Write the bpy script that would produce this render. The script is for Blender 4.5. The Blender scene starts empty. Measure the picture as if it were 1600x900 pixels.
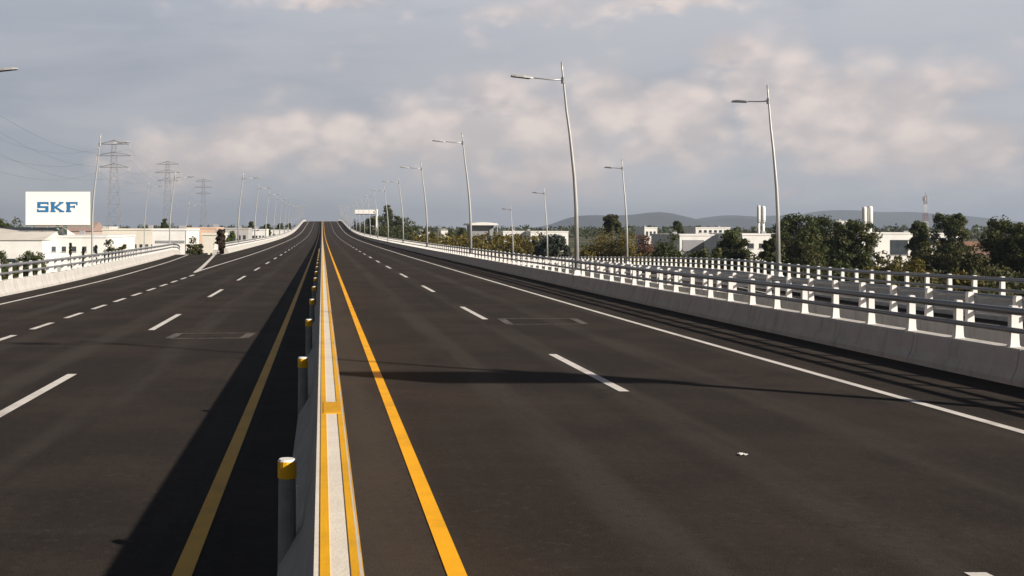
import bpy, math, random
import numpy as np
from mathutils import Vector
SC = bpy.context.scene
COL = SC.collection
random.seed(7)
F = 1850.0; VX = 503.0; VY = 356.0; CH = 2.25     # picture scale (1600 px wide), vanishing point, camera height
GZ = -6.0                                          # level of the land below the flyover

# ------------------------------------------------------------------ camera, sky, sun, exposure
cam = bpy.data.cameras.new('camera'); co = bpy.data.objects.new('camera', cam); COL.objects.link(co)
co.location = (0, 0, CH); co.rotation_euler = (math.radians(90), 0, 0)
cam.sensor_width = 36; cam.lens = 36*F/1600
cam.shift_x = (800-VX)/1600; cam.shift_y = (VY-450)/1600
cam.clip_start = 0.1; cam.clip_end = 60000
SC.camera = co
SUN = Vector((1.62, -1.18, 1.0)).normalized()
sl = bpy.data.lights.new('sun', 'SUN'); so = bpy.data.objects.new('sun', sl); COL.objects.link(so)
so.rotation_euler = SUN.to_track_quat('Z', 'Y').to_euler(); so.location = (40, -30, 60)
sl.energy = 5.0; sl.angle = math.radians(1.0); sl.color = (1.0, 0.90, 0.78)
SC.view_settings.view_transform = 'Standard'; SC.view_settings.look = 'None'
SC.view_settings.gamma = 1; SC.view_settings.exposure = 0.42; SC.view_settings.use_curve_mapping = False

class NT:
    def __init__(s, tree): s.t = tree; s.n = tree.nodes; s.l = tree.links
    def node(s, kind, **kw):
        n = s.n.new(kind)
        for k, v in kw.items(): setattr(n, k, v)
        return n
    def put(s, sock, v):
        if isinstance(v, bpy.types.NodeSocket): s.l.new(v, sock)
        elif v is not None:
            if isinstance(v, (tuple, list)) and len(v) == 3 and sock.type == 'RGBA': v = (*v, 1)
            sock.default_value = v
    def math(s, op, a, b=None, c=None, clamp=False):
        n = s.node('ShaderNodeMath', operation=op); n.use_clamp = clamp
        s.put(n.inputs[0], a); s.put(n.inputs[1], b)
        if c is not None: s.put(n.inputs[2], c)
        return n.outputs[0]
    def ramp(s, v, a, b, lo=0.0, hi=1.0, mode='SMOOTHSTEP'):
        n = s.node('ShaderNodeMapRange', interpolation_type=mode)
        s.put(n.inputs[0], v); s.put(n.inputs[1], a); s.put(n.inputs[2], b); s.put(n.inputs[3], lo); s.put(n.inputs[4], hi)
        return n.outputs[0]
    def mix(s, f, a, b, mode='MIX'):
        n = s.node('ShaderNodeMix', data_type='RGBA', blend_type=mode)
        s.put(n.inputs[0], f); s.put(n.inputs[6], a); s.put(n.inputs[7], b)
        return n.outputs[2]
    def noise(s, vec, scale, detail=4, rough=.5, dist=0.0):
        n = s.node('ShaderNodeTexNoise'); n.noise_dimensions = '3D'
        s.put(n.inputs['Vector'], vec); s.put(n.inputs['Scale'], scale); s.put(n.inputs['Detail'], detail)
        s.put(n.inputs['Roughness'], rough); s.put(n.inputs['Distortion'], dist)
        return n.outputs['Fac'], n.outputs['Color']
    def comb(s, x, y, z=0.0):
        n = s.node('ShaderNodeCombineXYZ'); s.put(n.inputs[0], x); s.put(n.inputs[1], y); s.put(n.inputs[2], z)
        return n.outputs[0]

def lin(r, g, b):
    f = lambda c: (c/255/12.92) if c/255 <= .04045 else ((c/255+.055)/1.055)**2.4
    return (f(r), f(g), f(b))

def build_world():
    w = bpy.data.worlds.new('World'); SC.world = w; w.use_nodes = True
    T = NT(w.node_tree); T.n.clear()
    out = T.node('ShaderNodeOutputWorld'); bg = T.node('ShaderNodeBackground')
    T.l.new(bg.outputs[0], out.inputs[0]); bg.inputs[1].default_value = 0.1
    sky = T.node('ShaderNodeTexSky', sky_type='NISHITA'); sky.sun_disc = False
    sky.sun_elevation = math.asin(SUN.z); sky.sun_rotation = math.atan2(SUN.x, SUN.y)
    sky.air_density = 1.2; sky.dust_density = 2.0; sky.altitude = 1800
    tc = T.node('ShaderNodeTexCoord'); sep = T.node('ShaderNodeSeparateXYZ'); T.l.new(tc.outputs['Generated'], sep.inputs[0])
    x, y, z = sep.outputs
    az = T.math('ARCTAN2', x, y); el = T.math('ARCSINE', z)
    sp = T.comb(az, T.math('MULTIPLY', el, 1.7), 0.0)
    n1, c1 = T.noise(sp, 9.0, 7, .58, .3)         # wide billows
    n2, c2 = T.noise(sp, 34.0, 6, .6, .2)         # fine billows
    n3, _ = T.noise(T.comb(az, T.math('MULTIPLY', el, 4.0), 3.0), 3.2, 5, .55, .4)  # long stratus
    # heaped clouds lit by the low sun, given as directions (azimuth, elevation)
    blobs = []
    for px, py, rx, ry, s in [(300, 245, 190, 42, .9), (420, 215, 150, 42, 1), (560, 225, 170, 48, 1), (700, 215, 150, 62, 1),
                              (745, 150, 90, 38, .9), (850, 225, 120, 90, .9), (960, 160, 75, 60, .7), (1060, 190, 70, 62, 1.15), (1050, 235, 120, 40, .7),
                              (1145, 85, 75, 30, .9), (1160, 140, 110, 60, .75), (1240, 170, 80, 80, 1), (1340, 190, 130, 75, 1),
                              (1480, 225, 120, 50, 1), (1500, 130, 60, 30, .8), (1400, 160, 120, 50, .8),
                              (520, 2, 110, 18, .6), (850, 18, 150, 20, .5), (1050, 6, 110, 14, .6)]:
        u = (px-VX)/F; v = (VY-py)/F; a = math.atan(u); e = math.atan(v*math.cos(a))
        blobs.append((a, e, rx/F*1.0, ry/F, s))
    tot = None
    azd = T.math('ADD', az, T.math('MULTIPLY', T.math('SUBTRACT', n1, .5), .10))
    eld = T.math('ADD', el, T.math('MULTIPLY', T.math('SUBTRACT', n2, .5), .030))
    for a, e, rx, ry, s in blobs:
        dx = T.math('DIVIDE', T.math('SUBTRACT', azd, a), rx); dy = T.math('DIVIDE', T.math('SUBTRACT', eld, e), ry)
        d = T.math('ADD', T.math('MULTIPLY', dx, dx), T.math('MULTIPLY', dy, dy))
        b = T.math('MULTIPLY', T.math('POWER', 2.718, T.math('MULTIPLY', d, -1.1)), s)
        tot = b if tot is None else T.math('MAXIMUM', tot, b)
    # the rest of the sky round the compass carries the same sort of heaps
    away = T.ramp(T.math('ABSOLUTE', T.math('SUBTRACT', az, .12)), .55, .8)
    band = T.math('MULTIPLY', T.ramp(el, .02, .08), T.ramp(el, .30, .12))
    rest = T.math('MULTIPLY', T.math('MULTIPLY', away, band), T.ramp(n1, .42, .62))
    tot = T.math('MAXIMUM', tot, rest)
    dens = T.math('ADD', tot, T.math('MULTIPLY', T.math('SUBTRACT', n1, .5), .75))
    dens = T.math('ADD', dens, T.math('MULTIPLY', T.math('SUBTRACT', n2, .5), .32))
    pv_, pc_ = T.noise(sp, 22.0, 3, .5)
    wv = T.node('ShaderNodeVectorMath', operation='MULTIPLY_ADD'); T.l.new(pc_, wv.inputs[0]); wv.inputs[1].default_value = (.035, .035, 0); T.l.new(sp, wv.inputs[2])
    def puff(scale):
        vo = T.node('ShaderNodeTexVoronoi', feature='SMOOTH_F1', voronoi_dimensions='2D'); vo.inputs['Smoothness'].default_value = .35
        T.l.new(wv.outputs[0], vo.inputs['Vector']); vo.inputs['Scale'].default_value = scale
        return T.math('SUBTRACT', .42, vo.outputs['Distance'])
    pf = T.math('ADD', T.math('MULTIPLY', puff(15.0), .40), T.math('MULTIPLY', puff(38.0), .20))
    dens = T.math('ADD', dens, pf)
    dens = T.math('SUBTRACT', dens, T.math('MULTIPLY', T.ramp(az, -.13, -.24), .45))
    cover = T.ramp(dens, .05, .72)
    # base deck of grey cloud
    base = T.mix(T.ramp(el, 0.0, .05), lin(178, 178, 181), lin(166, 168, 174))
    base = T.mix(T.ramp(el, .05, .11), base, lin(150, 153, 162))
    base = T.mix(T.ramp(el, .13, .2), base, lin(172, 174, 181))
    base = T.mix(T.math('MULTIPLY', T.ramp(az, -.1, .45), .45), base, lin(184, 185, 190))
    dk = T.math('MULTIPLY', T.ramp(az, .30, -.12), T.ramp(el, .20, .10))
    base = T.mix(T.math('MULTIPLY', dk, .40), base, lin(128, 133, 145))
    base = T.mix(T.ramp(n3, .38, .66, 0, .55), base, lin(176, 175, 179))
    base = T.mix(T.ramp(n3, .50, .30, 0, .5), base, lin(138, 144, 154))
    lit = T.mix(T.ramp(T.math('ADD', pf, T.math('MULTIPLY', T.math('SUBTRACT', n2, .5), .5)), -.16, .22), lin(182, 173, 172), lin(216, 201, 193))
    lit = T.mix(T.ramp(el, .07, .03, 0, .6), lit, lin(180, 168, 167))
    col = T.mix(T.math('MULTIPLY', cover, .92), base, lit)
    # unseen sky away from the view dimmed on purpose to cut ambient light
    col = T.mix(T.math('MULTIPLY', away, .8), col, (.13, .145, .175))
    # unseen sky above the frame made dark to deepen the shadows
    over = T.ramp(el, .21, .42)
    col = T.mix(over, col, (.030, .038, .056))
    below = T.ramp(el, -.01, -.06); col = T.mix(below, col, (.10, .10, .10))
    scl = T.node('ShaderNodeVectorMath', operation='SCALE'); T.l.new(col, scl.inputs[0]); scl.inputs['Scale'].default_value = 9.6
    fin = T.mix(.95, sky.outputs[0], scl.outputs[0])
    T.l.new(fin, bg.inputs[0])
build_world()

# ------------------------------------------------------------------ materials
MATS = {}
def mat(name, col, rough=.8, metal=0.0, col2=None, scale=2.0, amt=.5, bump=0.0, bscale=20.0, spec=.3, stretch=None, fn=None):
    if name in MATS: return MATS[name]
    m = bpy.data.materials.new(name); m.use_nodes = True; MATS[name] = m
    T = NT(m.node_tree); bs = T.n['Principled BSDF']
    bs.inputs['Roughness'].default_value = rough; bs.inputs['Metallic'].default_value = metal
    bs.inputs['Specular IOR Level'].default_value = spec
    tc = T.node('ShaderNodeTexCoord'); v = tc.outputs['Object']
    if stretch:
        mp = T.node('ShaderNodeMapping'); T.l.new(v, mp.inputs[0]); mp.inputs['Scale'].default_value = stretch; v = mp.outputs[0]
    c2 = col2 or tuple(c*.72 for c in col)
    f, _ = T.noise(v, scale, 6, .6)
    c = T.mix(T.ramp(f, .35, .68, 0, amt), col, c2)
    if fn: c = fn(T, tc, c, bs)
    T.put(bs.inputs['Base Color'], c)
    if bump:
        bf, _ = T.noise(tc.outputs['Object'], bscale, 4, .6)
        b = T.node('ShaderNodeBump'); b.inputs['Strength'].default_value = bump; b.inputs['Distance'].default_value = .02
        T.l.new(bf, b.inputs['Height']); T.l.new(b.outputs[0], bs.inputs['Normal'])
    return m

def asphalt_fn(T, tc, c, bs):
    P = tc.outputs['Object']
    sep = T.node('ShaderNodeSeparateXYZ'); T.l.new(P, sep.inputs[0])
    f1, _ = T.noise(P, 55.0, 3, .7)                       # stone chips
    c = T.mix(T.ramp(f1, .3, .72, 0, .75), (.021, .0165, .014), c)
    f1b, _ = T.noise(P, 160.0, 2, .6)
    c = T.mix(T.ramp(f1b, .62, .74, 0, .55), c, (.12, .10, .09))
    f2, _ = T.noise(P, .35, 5, .6)
    c = T.mix(T.ramp(f2, .42, .64, 0, .55), c, (.052, .037, .028))
    f3, _ = T.noise(T.comb(T.math('MULTIPLY', sep.outputs[0], 2.2), T.math('MULTIPLY', sep.outputs[1], .035), 0.0), 1.0, 5, .6)
    c = T.mix(T.ramp(f3, .50, .68, 0, .35), c, (.019, .0155, .014))       # roller and paver streaks
    c = T.mix(T.ramp(f3, .44, .30, 0, .30), c, (.050, .041, .035))
    f4, _ = T.noise(T.comb(T.math('MULTIPLY', sep.outputs[0], .25), T.math('MULTIPLY', sep.outputs[1], 1.6), 7.0), 1.0, 3, .6)
    c = T.mix(T.ramp(f4, .55, .72, 0, .22), c, (.056, .046, .038))       # dusty cross bands
    f5, _ = T.noise(P, 2.6, 6, .75)
    c = T.mix(T.ramp(f5, .60, .75, 0, .4), c, (.072, .060, .051))        # dust specks
    wt = T.math('SINE', T.math('MULTIPLY', T.math('SUBTRACT', sep.outputs[0], .25), 3.52))
    f6, _ = T.noise(T.comb(T.math('MULTIPLY', sep.outputs[0], 1.2), T.math('MULTIPLY', sep.outputs[1], .12), 4.0), 1.0, 4, .6)
    c = T.mix(T.math('MULTIPLY', T.ramp(wt, .2, 1.0), T.ramp(f6, .30, .60, 0, .60)), c, (.060, .050, .043))   # wheel paths polished pale
    f7, _ = T.noise(P, 13.0, 5, .75)
    c = T.mix(T.ramp(f7, .54, .70, 0, .55), c, (.066, .056, .048))
    c = T.mix(T.ramp(f7, .46, .32, 0, .6), c, (.014, .012, .011))
    vo = T.node('ShaderNodeTexVoronoi', feature='DISTANCE_TO_EDGE', voronoi_dimensions='2D'); f8, c8 = T.noise(P, 1.1, 6, .7)
    vv = T.node('ShaderNodeVectorMath', operation='MULTIPLY_ADD'); T.l.new(c8, vv.inputs[0]); vv.inputs[1].default_value = (1.6, 1.6, 0); T.l.new(P, vv.inputs[2])
    T.l.new(vv.outputs[0], vo.inputs['Vector']); vo.inputs['Scale'].default_value = .16
    c = T.mix(T.math('MULTIPLY', T.ramp(vo.outputs['Distance'], .006, .001), T.ramp(f2, .45, .6, 0, .3)), c, (.008, .007, .007))   # hairline cracks
    oil, _ = T.noise(T.comb(T.math('MULTIPLY', sep.outputs[0], 1.4), T.math('MULTIPLY', sep.outputs[1], .5), 11.0), 1.0, 5, .65)
    c = T.mix(T.ramp(oil, .64, .72, 0, .5), c, (.013, .012, .012))       # old drips
    # pale dust blown against the median
    ax = T.math('ABSOLUTE', T.math('ADD', sep.outputs[0], T.math('MULTIPLY', T.math('SUBTRACT', f5, .5), .6)))
    c = T.mix(T.ramp(ax, .80, .30, 0, .4), c, (.068, .056, .045))
    return c
ASPH = mat('asphalt', (.036, .0268, .0222), .92, 0, (.029, .023, .020), 8, .7, .5, 70, .18, None, asphalt_fn)

def worn(base, dirt, lo, hi):
    def fn(T, tc, c, bs):
        P = tc.outputs['Object']
        f, _ = T.noise(P, 17.0, 6, .8); f2, _ = T.noise(P, .9, 5, .7)
        c = T.mix(T.ramp(f, lo, hi, 0, .75), c, dirt)
        return T.mix(T.ramp(f2, .45, .7, 0, .3), c, dirt)
    return fn
WPAINT = mat('white_road_paint', (.78, .74, .70), .7, 0, (.62, .58, .54), 3, .6, .2, 60, .3, None, worn(0, (.16, .13, .11), .60, .74))
YPAINT = mat('yellow_road_paint', (.93, .47, .003), .6, 0, (.83, .40, .003), 3, .5, .2, 60, .3, None, worn(0, (.34, .15, .012), .62, .76))
CHALK = mat('pale_scuff', (.17, .155, .14), .9, 0, (.05, .042, .037), 9, 1.0)

def conc_fn(T, tc, c, bs):
    P = tc.outputs['Object']; sep = T.node('ShaderNodeSeparateXYZ'); T.l.new(P, sep.inputs[0])
    f, _ = T.noise(T.comb(T.math('MULTIPLY', sep.outputs[0], 3.0), T.math('MULTIPLY', sep.outputs[1], 3.0), T.math('MULTIPLY', sep.outputs[2], .5)), 1.2, 5, .7)
    c = T.mix(T.ramp(f, .48, .72, 0, .55), c, (.23, .215, .195))        # rain streaks
    f2, _ = T.noise(P, 11.0, 5, .7)
    c = T.mix(T.ramp(f2, .58, .72, 0, .4), c, (.2, .185, .165))
    f3, _ = T.noise(P, .6, 4, .6)
    return T.mix(T.ramp(f3, .4, .7, 0, .35), c, (.62, .58, .53))
CONC = mat('parapet_concrete', (.56, .54, .515), .85, 0, (.45, .435, .41), 2.5, .6, .3, 30, .25, None, conc_fn)
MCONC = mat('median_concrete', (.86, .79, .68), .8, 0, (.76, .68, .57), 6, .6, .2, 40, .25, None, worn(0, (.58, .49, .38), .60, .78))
WALLC = mat('retaining_concrete', (.36, .34, .31), .9, 0, (.27, .25, .23), 1, .7, .3, 12)
WPOST = mat('white_post_paint', (.87, .86, .84), .5, 0, (.74, .72, .69), 5, .5, .05, 30)
GALV = mat('galvanised_steel', (.42, .44, .46), .45, .6, (.33, .35, .37), 8, .5, 0, 20, .5)
RAILM = mat('grey_rail_paint', (.25, .26, .275), .45, .35, (.19, .20, .21), 4, .5, 0, 20, .5)
LAMPM = mat('lamp_grey_paint', (.52, .52, .51), .4, .3, (.42, .42, .41), 2, .4, 0, 20, .5)
DARKM = mat('dark_housing', (.07, .07, .075), .5, .2)
LENS = mat('lamp_lens', (.30, .30, .28), .15, 0, None, 2, .1, 0, 20, .6)
GLASS = mat('dark_window_glass', (.035, .045, .055), .12, 0, (.07, .08, .09), .7, .8, 0, 20, .6)
PYL = mat('pylon_steel', (.30, .31, .32), .6, .4)
CABLEM = mat('cable_black', (.05, .05, .055), .6)
BBW = mat('billboard_white', (.93, .92, .91), .55, 0, (.86, .85, .85), .35, .4)
BBLUE = mat('billboard_blue', (.03, .17, .38), .5, 0, (.05, .23, .44), .7, .5)
GREENP = mat('green_post_steel', (.23, .28, .25), .6)
REDM = mat('mast_red', (.34, .17, .15), .6); SIGNG = mat('shadow_sign_green', (.02, .16, .08), .5)
YCAP = mat('yellow_cap_plastic', (.90, .48, .01), .45, 0, (.8, .42, .01), 10, .4); REFL = mat('reflective_white', (.85, .84, .80), .4)
PAPER = mat('paper_white', (.82, .8, .78), .8)
BARK = mat('bark', (.11, .085, .065), .95, 0, (.06, .048, .038), 4, .8, .6, 12)

def leaf(name, ca, cb, cc):
    if name in MATS: return MATS[name]
    m = bpy.data.materials.new(name); m.use_nodes = True; MATS[name] = m
    T = NT(m.node_tree); bs = T.n['Principled BSDF']; out = T.n['Material Output']
    g = T.node('ShaderNodeNewGeometry'); r = g.outputs['Random Per Island']
    tc = T.node('ShaderNodeTexCoord'); f, _ = T.noise(tc.outputs['Object'], .9, 4, .6)
    c = T.mix(T.ramp(r, .1, .75), ca, cb)
    c = T.mix(T.ramp(f, .42, .66), c, T.mix(.55, c, cc))
    c = T.mix(T.math('GREATER_THAN', r, .93), c, cc)
    T.put(bs.inputs['Base Color'], c); bs.inputs['Roughness'].default_value = .6; bs.inputs['Specular IOR Level'].default_value = .25
    tr = T.node('ShaderNodeBsdfTranslucent'); T.put(tr.inputs[0], c)
    mx = T.node('ShaderNodeMixShader'); mx.inputs[0].default_value = .25
    T.l.new(bs.outputs[0], mx.inputs[1]); T.l.new(tr.outputs[0], mx.inputs[2]); T.l.new(mx.outputs[0], out.inputs[0])
    return m
L_DARK = leaf('leaf_dark_green', (.028, .046, .012), (.072, .096, .024), (.13, .115, .045))
L_BLUE = leaf('leaf_blue_green', (.022, .034, .026), (.055, .072, .055), (.11, .12, .095))
L_OLIV = leaf('leaf_olive', (.07, .068, .014), (.15, .125, .024), (.24, .17, .04))
L_BROWN = leaf('leaf_brown_green', (.036, .044, .012), (.075, .082, .024), (.12, .10, .04))
L_RED = leaf('leaf_reddish', (.08, .042, .026), (.16, .08, .05), (.22, .12, .08))
L_BRIGHT = leaf('leaf_bright_green', (.045, .08, .018), (.095, .15, .035), (.16, .18, .06))
L_PURP = leaf('leaf_maroon', (.028, .021, .015), (.062, .042, .030), (.10, .06, .045))

# ------------------------------------------------------------------ object helpers
def link(name, verts, faces, m, parent=None, smooth=False, loc=None):
    me = bpy.data.meshes.new(name); me.from_pydata([tuple(v) for v in verts], [], faces); me.update()
    if smooth:
        for p in me.polygons: p.use_smooth = True
    for mm in (m if isinstance(m, list) else [m]): me.materials.append(mm)
    o = bpy.data.objects.new(name, me); COL.objects.link(o)
    if parent is not None: o.parent = parent
    if loc: o.location = loc
    return o
def tag(o, label, cat, group=None):
    o['label'] = label; o['category'] = cat
    if group: o['group'] = group
    return o
def struct(o): o['kind'] = 'structure'; return o
def thing(name, label, cat, loc=(0, 0, 0), rz=0, group=None):
    o = bpy.data.objects.new(name, None); COL.objects.link(o); o.location = loc; o.rotation_euler = (0, 0, rz); o.empty_display_size = .3
    return tag(o, label, cat, group)
def copy_tree(o, parent=None):
    c = o.copy(); COL.objects.link(c)
    if parent is not None: c.parent = parent
    for ch in list(o.children): copy_tree(ch, c)
    return c

class MB:
    def __init__(s): s.v = []; s.f = []
    def add(s, vs, fs):
        n = len(s.v); s.v += [tuple(p) for p in vs]; s.f += [tuple(i+n for i in q) for q in fs]; return s
    def box(s, x0, x1, y0, y1, z0, z1, tx=0, ty=0):
        return s.add([(x0, y0, z0), (x1, y0, z0), (x1, y1, z0), (x0, y1, z0),
                      (x0+tx, y0+ty, z1), (x1-tx, y0+ty, z1), (x1-tx, y1-ty, z1), (x0+tx, y1-ty, z1)],
                     [(3, 2, 1, 0), (4, 5, 6, 7), (0, 1, 5, 4), (1, 2, 6, 5), (2, 3, 7, 6), (3, 0, 4, 7)])
    def tube(s, pts, r, n=8, cap=True):
        pts = [Vector(p) for p in pts]; rs = r if isinstance(r, (list, tuple)) else [r]*len(pts)
        base = len(s.v)
        for i, p in enumerate(pts):
            t = (pts[min(i+1, len(pts)-1)]-pts[max(i-1, 0)]).normalized()
            a = Vector((0, 0, 1)) if abs(t.z) < .9 else Vector((0, 1, 0))
            u = t.cross(a).normalized(); w = u.cross(t)
            for k in range(n):
                th = 2*math.pi*k/n; q = p+(u*math.cos(th)+w*math.sin(th))*rs[i]; s.v.append(tuple(q))
        for i in range(len(pts)-1):
            for k in range(n):
                a = base+i*n+k; b = base+i*n+(k+1) % n; s.f.append((a, b, b+n, a+n))
        if cap:
            s.f.append(tuple(base+k for k in range(n-1, -1, -1))); s.f.append(tuple(base+(len(pts)-1)*n+k for k in range(n)))
        return s
    def build(s, name, m, parent=None, smooth=False, loc=None): return link(name, s.v, s.f, m, parent, smooth, loc)

def interp(x, tab):
    xs = [t[0] for t in tab]; ys = [t[1] for t in tab]
    if x <= xs[0]: return ys[0]+(x-xs[0])*(ys[1]-ys[0])/(xs[1]-xs[0])
    for i in range(len(xs)-1):
        if x <= xs[i+1]:
            h = xs[i+1]-xs[i]; t = (x-xs[i])/h
            m0 = (ys[i+1]-ys[max(i-1, 0)])/(xs[i+1]-xs[max(i-1, 0)])
            j = min(i+2, len(xs)-1); m1 = (ys[j]-ys[i])/(xs[j]-xs[i])
            return ((2*t**3-3*t*t+1)*ys[i]+(t**3-2*t*t+t)*h*m0+(-2*t**3+3*t*t)*ys[i+1]+(t**3-t*t)*h*m1)
    return ys[-1]
PROF = [(-60, 0.2), (0, 0), (30, -.17), (60, -.27), (120, -.42), (200, -.48), (270, -.40), (335, -.12), (400, .5), (460, 1.45), (540, 3.3),
        (614, 5.05), (660, 5.75), (700, 6.1), (740, 6.22), (800, 5.9), (900, 4.2), (1000, 1.5)]
def zr(y): return interp(y, PROF)
RDROP = [(-60, 0), (25, 0), (45, .2), (65, .32), (99, .95), (134, 1.75), (180, 3.3), (220, 4.8), (260, 5.4), (300, 5.5)]
def zR(y): return max(zr(y)-interp(y, RDROP), GZ+.08)
LDROP = [(-60, 0), (100, 0), (118, .05), (130, .3), (150, 1.1), (190, 3.0), (230, 4.7), (260, 5.4), (300, 5.45)]
def zL(y): return max(zr(y)-interp(y, LDROP), GZ+.08)
XLO = [(-60, -11.5), (0, -11.5), (40, -11.5), (54, -11.6), (67, -12.1), (94, -13.3), (118, -14.6), (130, -15.6), (145, -17.3), (160, -19.8), (190, -23.5), (240, -31), (300, -41)]
XLI = [(110, -10.9), (124, -11.5), (145, -12.6), (160, -14.6), (190, -18), (240, -25), (300, -35)]
XRI = [(-60, 12.45), (20, 12.5), (30, 12.75), (60, 14.0), (99, 16.8), (134, 18.0), (180, 20.5), (240, 26), (300, 34)]
XRO = [(-60, 16.8), (10, 17.0), (31, 18.0), (43, 19.1), (54, 20.6), (65, 22.2), (99, 25.3), (134, 25.9), (180, 28.5), (240, 34), (300, 42)]
xlo = lambda y: interp(y, XLO); xli = lambda y: interp(y, XLI); xri = lambda y: interp(y, XRI); xro = lambda y: interp(y, XRO)

def ys(a, b):
    out = [a]; y = a
    while y < b-1e-6:
        y = min(b, y+(2.5 if y < 140 else 6 if y < 300 else 8)); out.append(y)
    return out
def strip(name, xa, xb, zf, a, b, m, lift=0.0, w=1):
    """a sheet between two lateral curves, following the road profile"""
    Y = ys(a, b); mb = MB(); vs = []; fs = []
    for y in Y:
        for x in (xa(y), xb(y)): vs.append((x, y, zf(y)+lift))
    for i in range(len(Y)-1): fs.append((2*i, 2*i+1, 2*i+3, 2*i+2))
    mb.add(vs, fs); return mb.build(name, m)
def body(name, xa, xb, zf, a, b, m):
    Y = ys(a, b); vs = []; fs = []
    for y in Y:
        x0, x1, z = xa(y), xb(y), zf(y)-.03
        vs += [(x0, y, GZ-.5), (x0, y, z), (x1, y, z), (x1, y, GZ-.5)]
    n = len(Y)
    for i in range(n-1):
        q = 4*i
        for k in range(3): fs.append((q+k, q+k+1, q+k+5, q+k+4))
    fs.append((3, 2, 1, 0)); fs.append((4*n-4, 4*n-3, 4*n-2, 4*n-1))
    return link(name, vs, fs, m)
C = lambda v: (lambda y: v)

# ------------------------------------------------------------------ ground, hills, flyover body, road, markings
def gfn(T, tc, c, bs):
    P = tc.outputs['Object']
    f, _ = T.noise(P, .012, 6, .6); f2, _ = T.noise(P, .15, 5, .7)
    c = T.mix(T.ramp(f, .45, .6), c, (.16, .135, .095))
    return T.mix(T.ramp(f2, .5, .68, 0, .6), c, (.05, .058, .028))
GRASS = mat('rough_ground', (.075, .085, .035), .95, 0, (.055, .06, .028), .4, .8, .4, 1.2, .15, None, gfn)
struct(link('ground', [(-14000, -2500, GZ), (14000, -2500, GZ), (14000, 12500, GZ), (-14000, 12500, GZ)], [(0, 1, 2, 3)], GRASS))

def hills(name, d, outline, depth, m, seed):
    rng = random.Random(seed); xs0, xs1 = outline[0][0], outline[-1][0]
    nx = 150; ny = 14; vs = []; fs = []
    ph = [(rng.uniform(.6, 9), rng.uniform(0, 6.28), rng.uniform(.3, 1)) for _ in range(10)]
    for j in range(ny):
        t = j/(ny-1)
        for i in range(nx):
            px = xs0+(xs1-xs0)*i/(nx-1); X = (px-VX)/F*d
            top = CH+(VY-interp(px, outline))/F*d
            prof = math.sin(math.pi*t)**.9
            wob = sum(a*math.sin(px*.012*k+p+t*k*1.3) for k, p, a in ph)*.018*prof*(1-prof*.6)
            vs.append((X, d-depth*.5+depth*t+40*math.sin(px*.03), GZ-2+(top-GZ)*max(0, prof+wob*min(1, abs(1-prof)*3+.1))))
    for j in range(ny-1):
        for i in range(nx-1):
            a = j*nx+i; fs.append((a, a+1, a+nx+1, a+nx))
    return struct(link(name, vs, fs, m, None, True))
HILL = mat('hill_scrub', (.03, .045, .035), .95, 0, (.07, .065, .045), .004, .8)
hills('hills', 7200, [(830, 357), (870, 350), (905, 337), (950, 336), (985, 335), (1025, 331), (1050, 335), (1080, 343), (1110, 345), (1150, 340), (1180, 350)], 1500, HILL, 1)
hills('hills', 8600, [(1060, 357), (1090, 344), (1135, 336), (1175, 338), (1215, 336), (1250, 337), (1290, 329), (1330, 328), (1370, 331), (1415, 331), (1450, 335), (1490, 336), (1530, 341), (1575, 347), (1640, 351), (1750, 349), (1850, 356)], 1800, HILL, 2)

END = 1000
struct(body('flyover', lambda y: xlo(y)-.45, C(10.78), zr, -60, 118, WALLC))
struct(body('flyover', C(-10.3), C(10.78), zr, 118, END, WALLC))
struct(body('ramp_embankment', lambda y: xlo(y)-.45, lambda y: min(xli(y)+.35, -10.32), zL, 118, 262, WALLC))
struct(body('ramp_embankment', lambda y: xri(y)-.42, lambda y: xro(y)+.45, zR, -60, 262, WALLC))
def nose(y): return -10.9 if y <= 110 else max(-10.85, -10.9)
struct(strip('road', xlo, C(10.35), zr, -60, 118, ASPH))
struct(strip('road', C(-9.8), C(10.35), zr, 118, END, ASPH))
struct(strip('ramp_road', lambda y: xlo(y), lambda y: min(xli(y), -10.31), zL, 118, 262, ASPH))
struct(strip('ramp_road', xri, xro, zR, -60, 262, ASPH))
struct(strip('ramp_road', lambda y: -41+(y-262)*-.15, lambda y: -28+(y-262)*-.15, C(GZ+.06), 255, 420, ASPH))
MK = .006
def line(x0, w, m, a, b, nm='lane_line', zf=zr):
    f = x0 if callable(x0) else C(x0)
    return struct(strip(nm, lambda y: f(y)-w/2, lambda y: f(y)+w/2, zf, a, b, m, MK))
line(.89, .13, YPAINT, -20, END, 'yellow_edge_line')
line(-.92, .13, YPAINT, -20, END, 'yellow_edge_line')
line(7.97, .14, WPAINT, -20, END, 'white_edge_line')
XLE = [(-60, -10.25), (0, -10.25), (38, -10.3), (58, -10.45), (80, -11.25), (92, -11.8), (113, -13), (130, -14.2), (145, -15.9), (160, -18.4), (190, -22)]
line(lambda y: interp(y, XLE), .14, WPAINT, -20, 118, 'white_edge_line')
line(lambda y: interp(y, XLE), .14, WPAINT, 118, 190, 'white_edge_line', zL)
line(lambda y: xro(y)-1.4, .14, WPAINT, -20, 250, 'white_edge_line', zR)
line(lambda y: xri(y)+1.0, .14, WPAINT, -20, 250, 'white_edge_line', zR)
line(lambda y: interp(y, [(64, -7.2), (70, -7.25), (130, -7.0), (300, -7.15), (1000, -7.15)]), .15, WPAINT, 67, END, 'white_edge_line')
line(lambda y: interp(y, [(60, -7.0), (69, -7.3), (90, -8.7), (116, -10.55)]), .26, WPAINT, 68, 116, 'gore_line')
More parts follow.
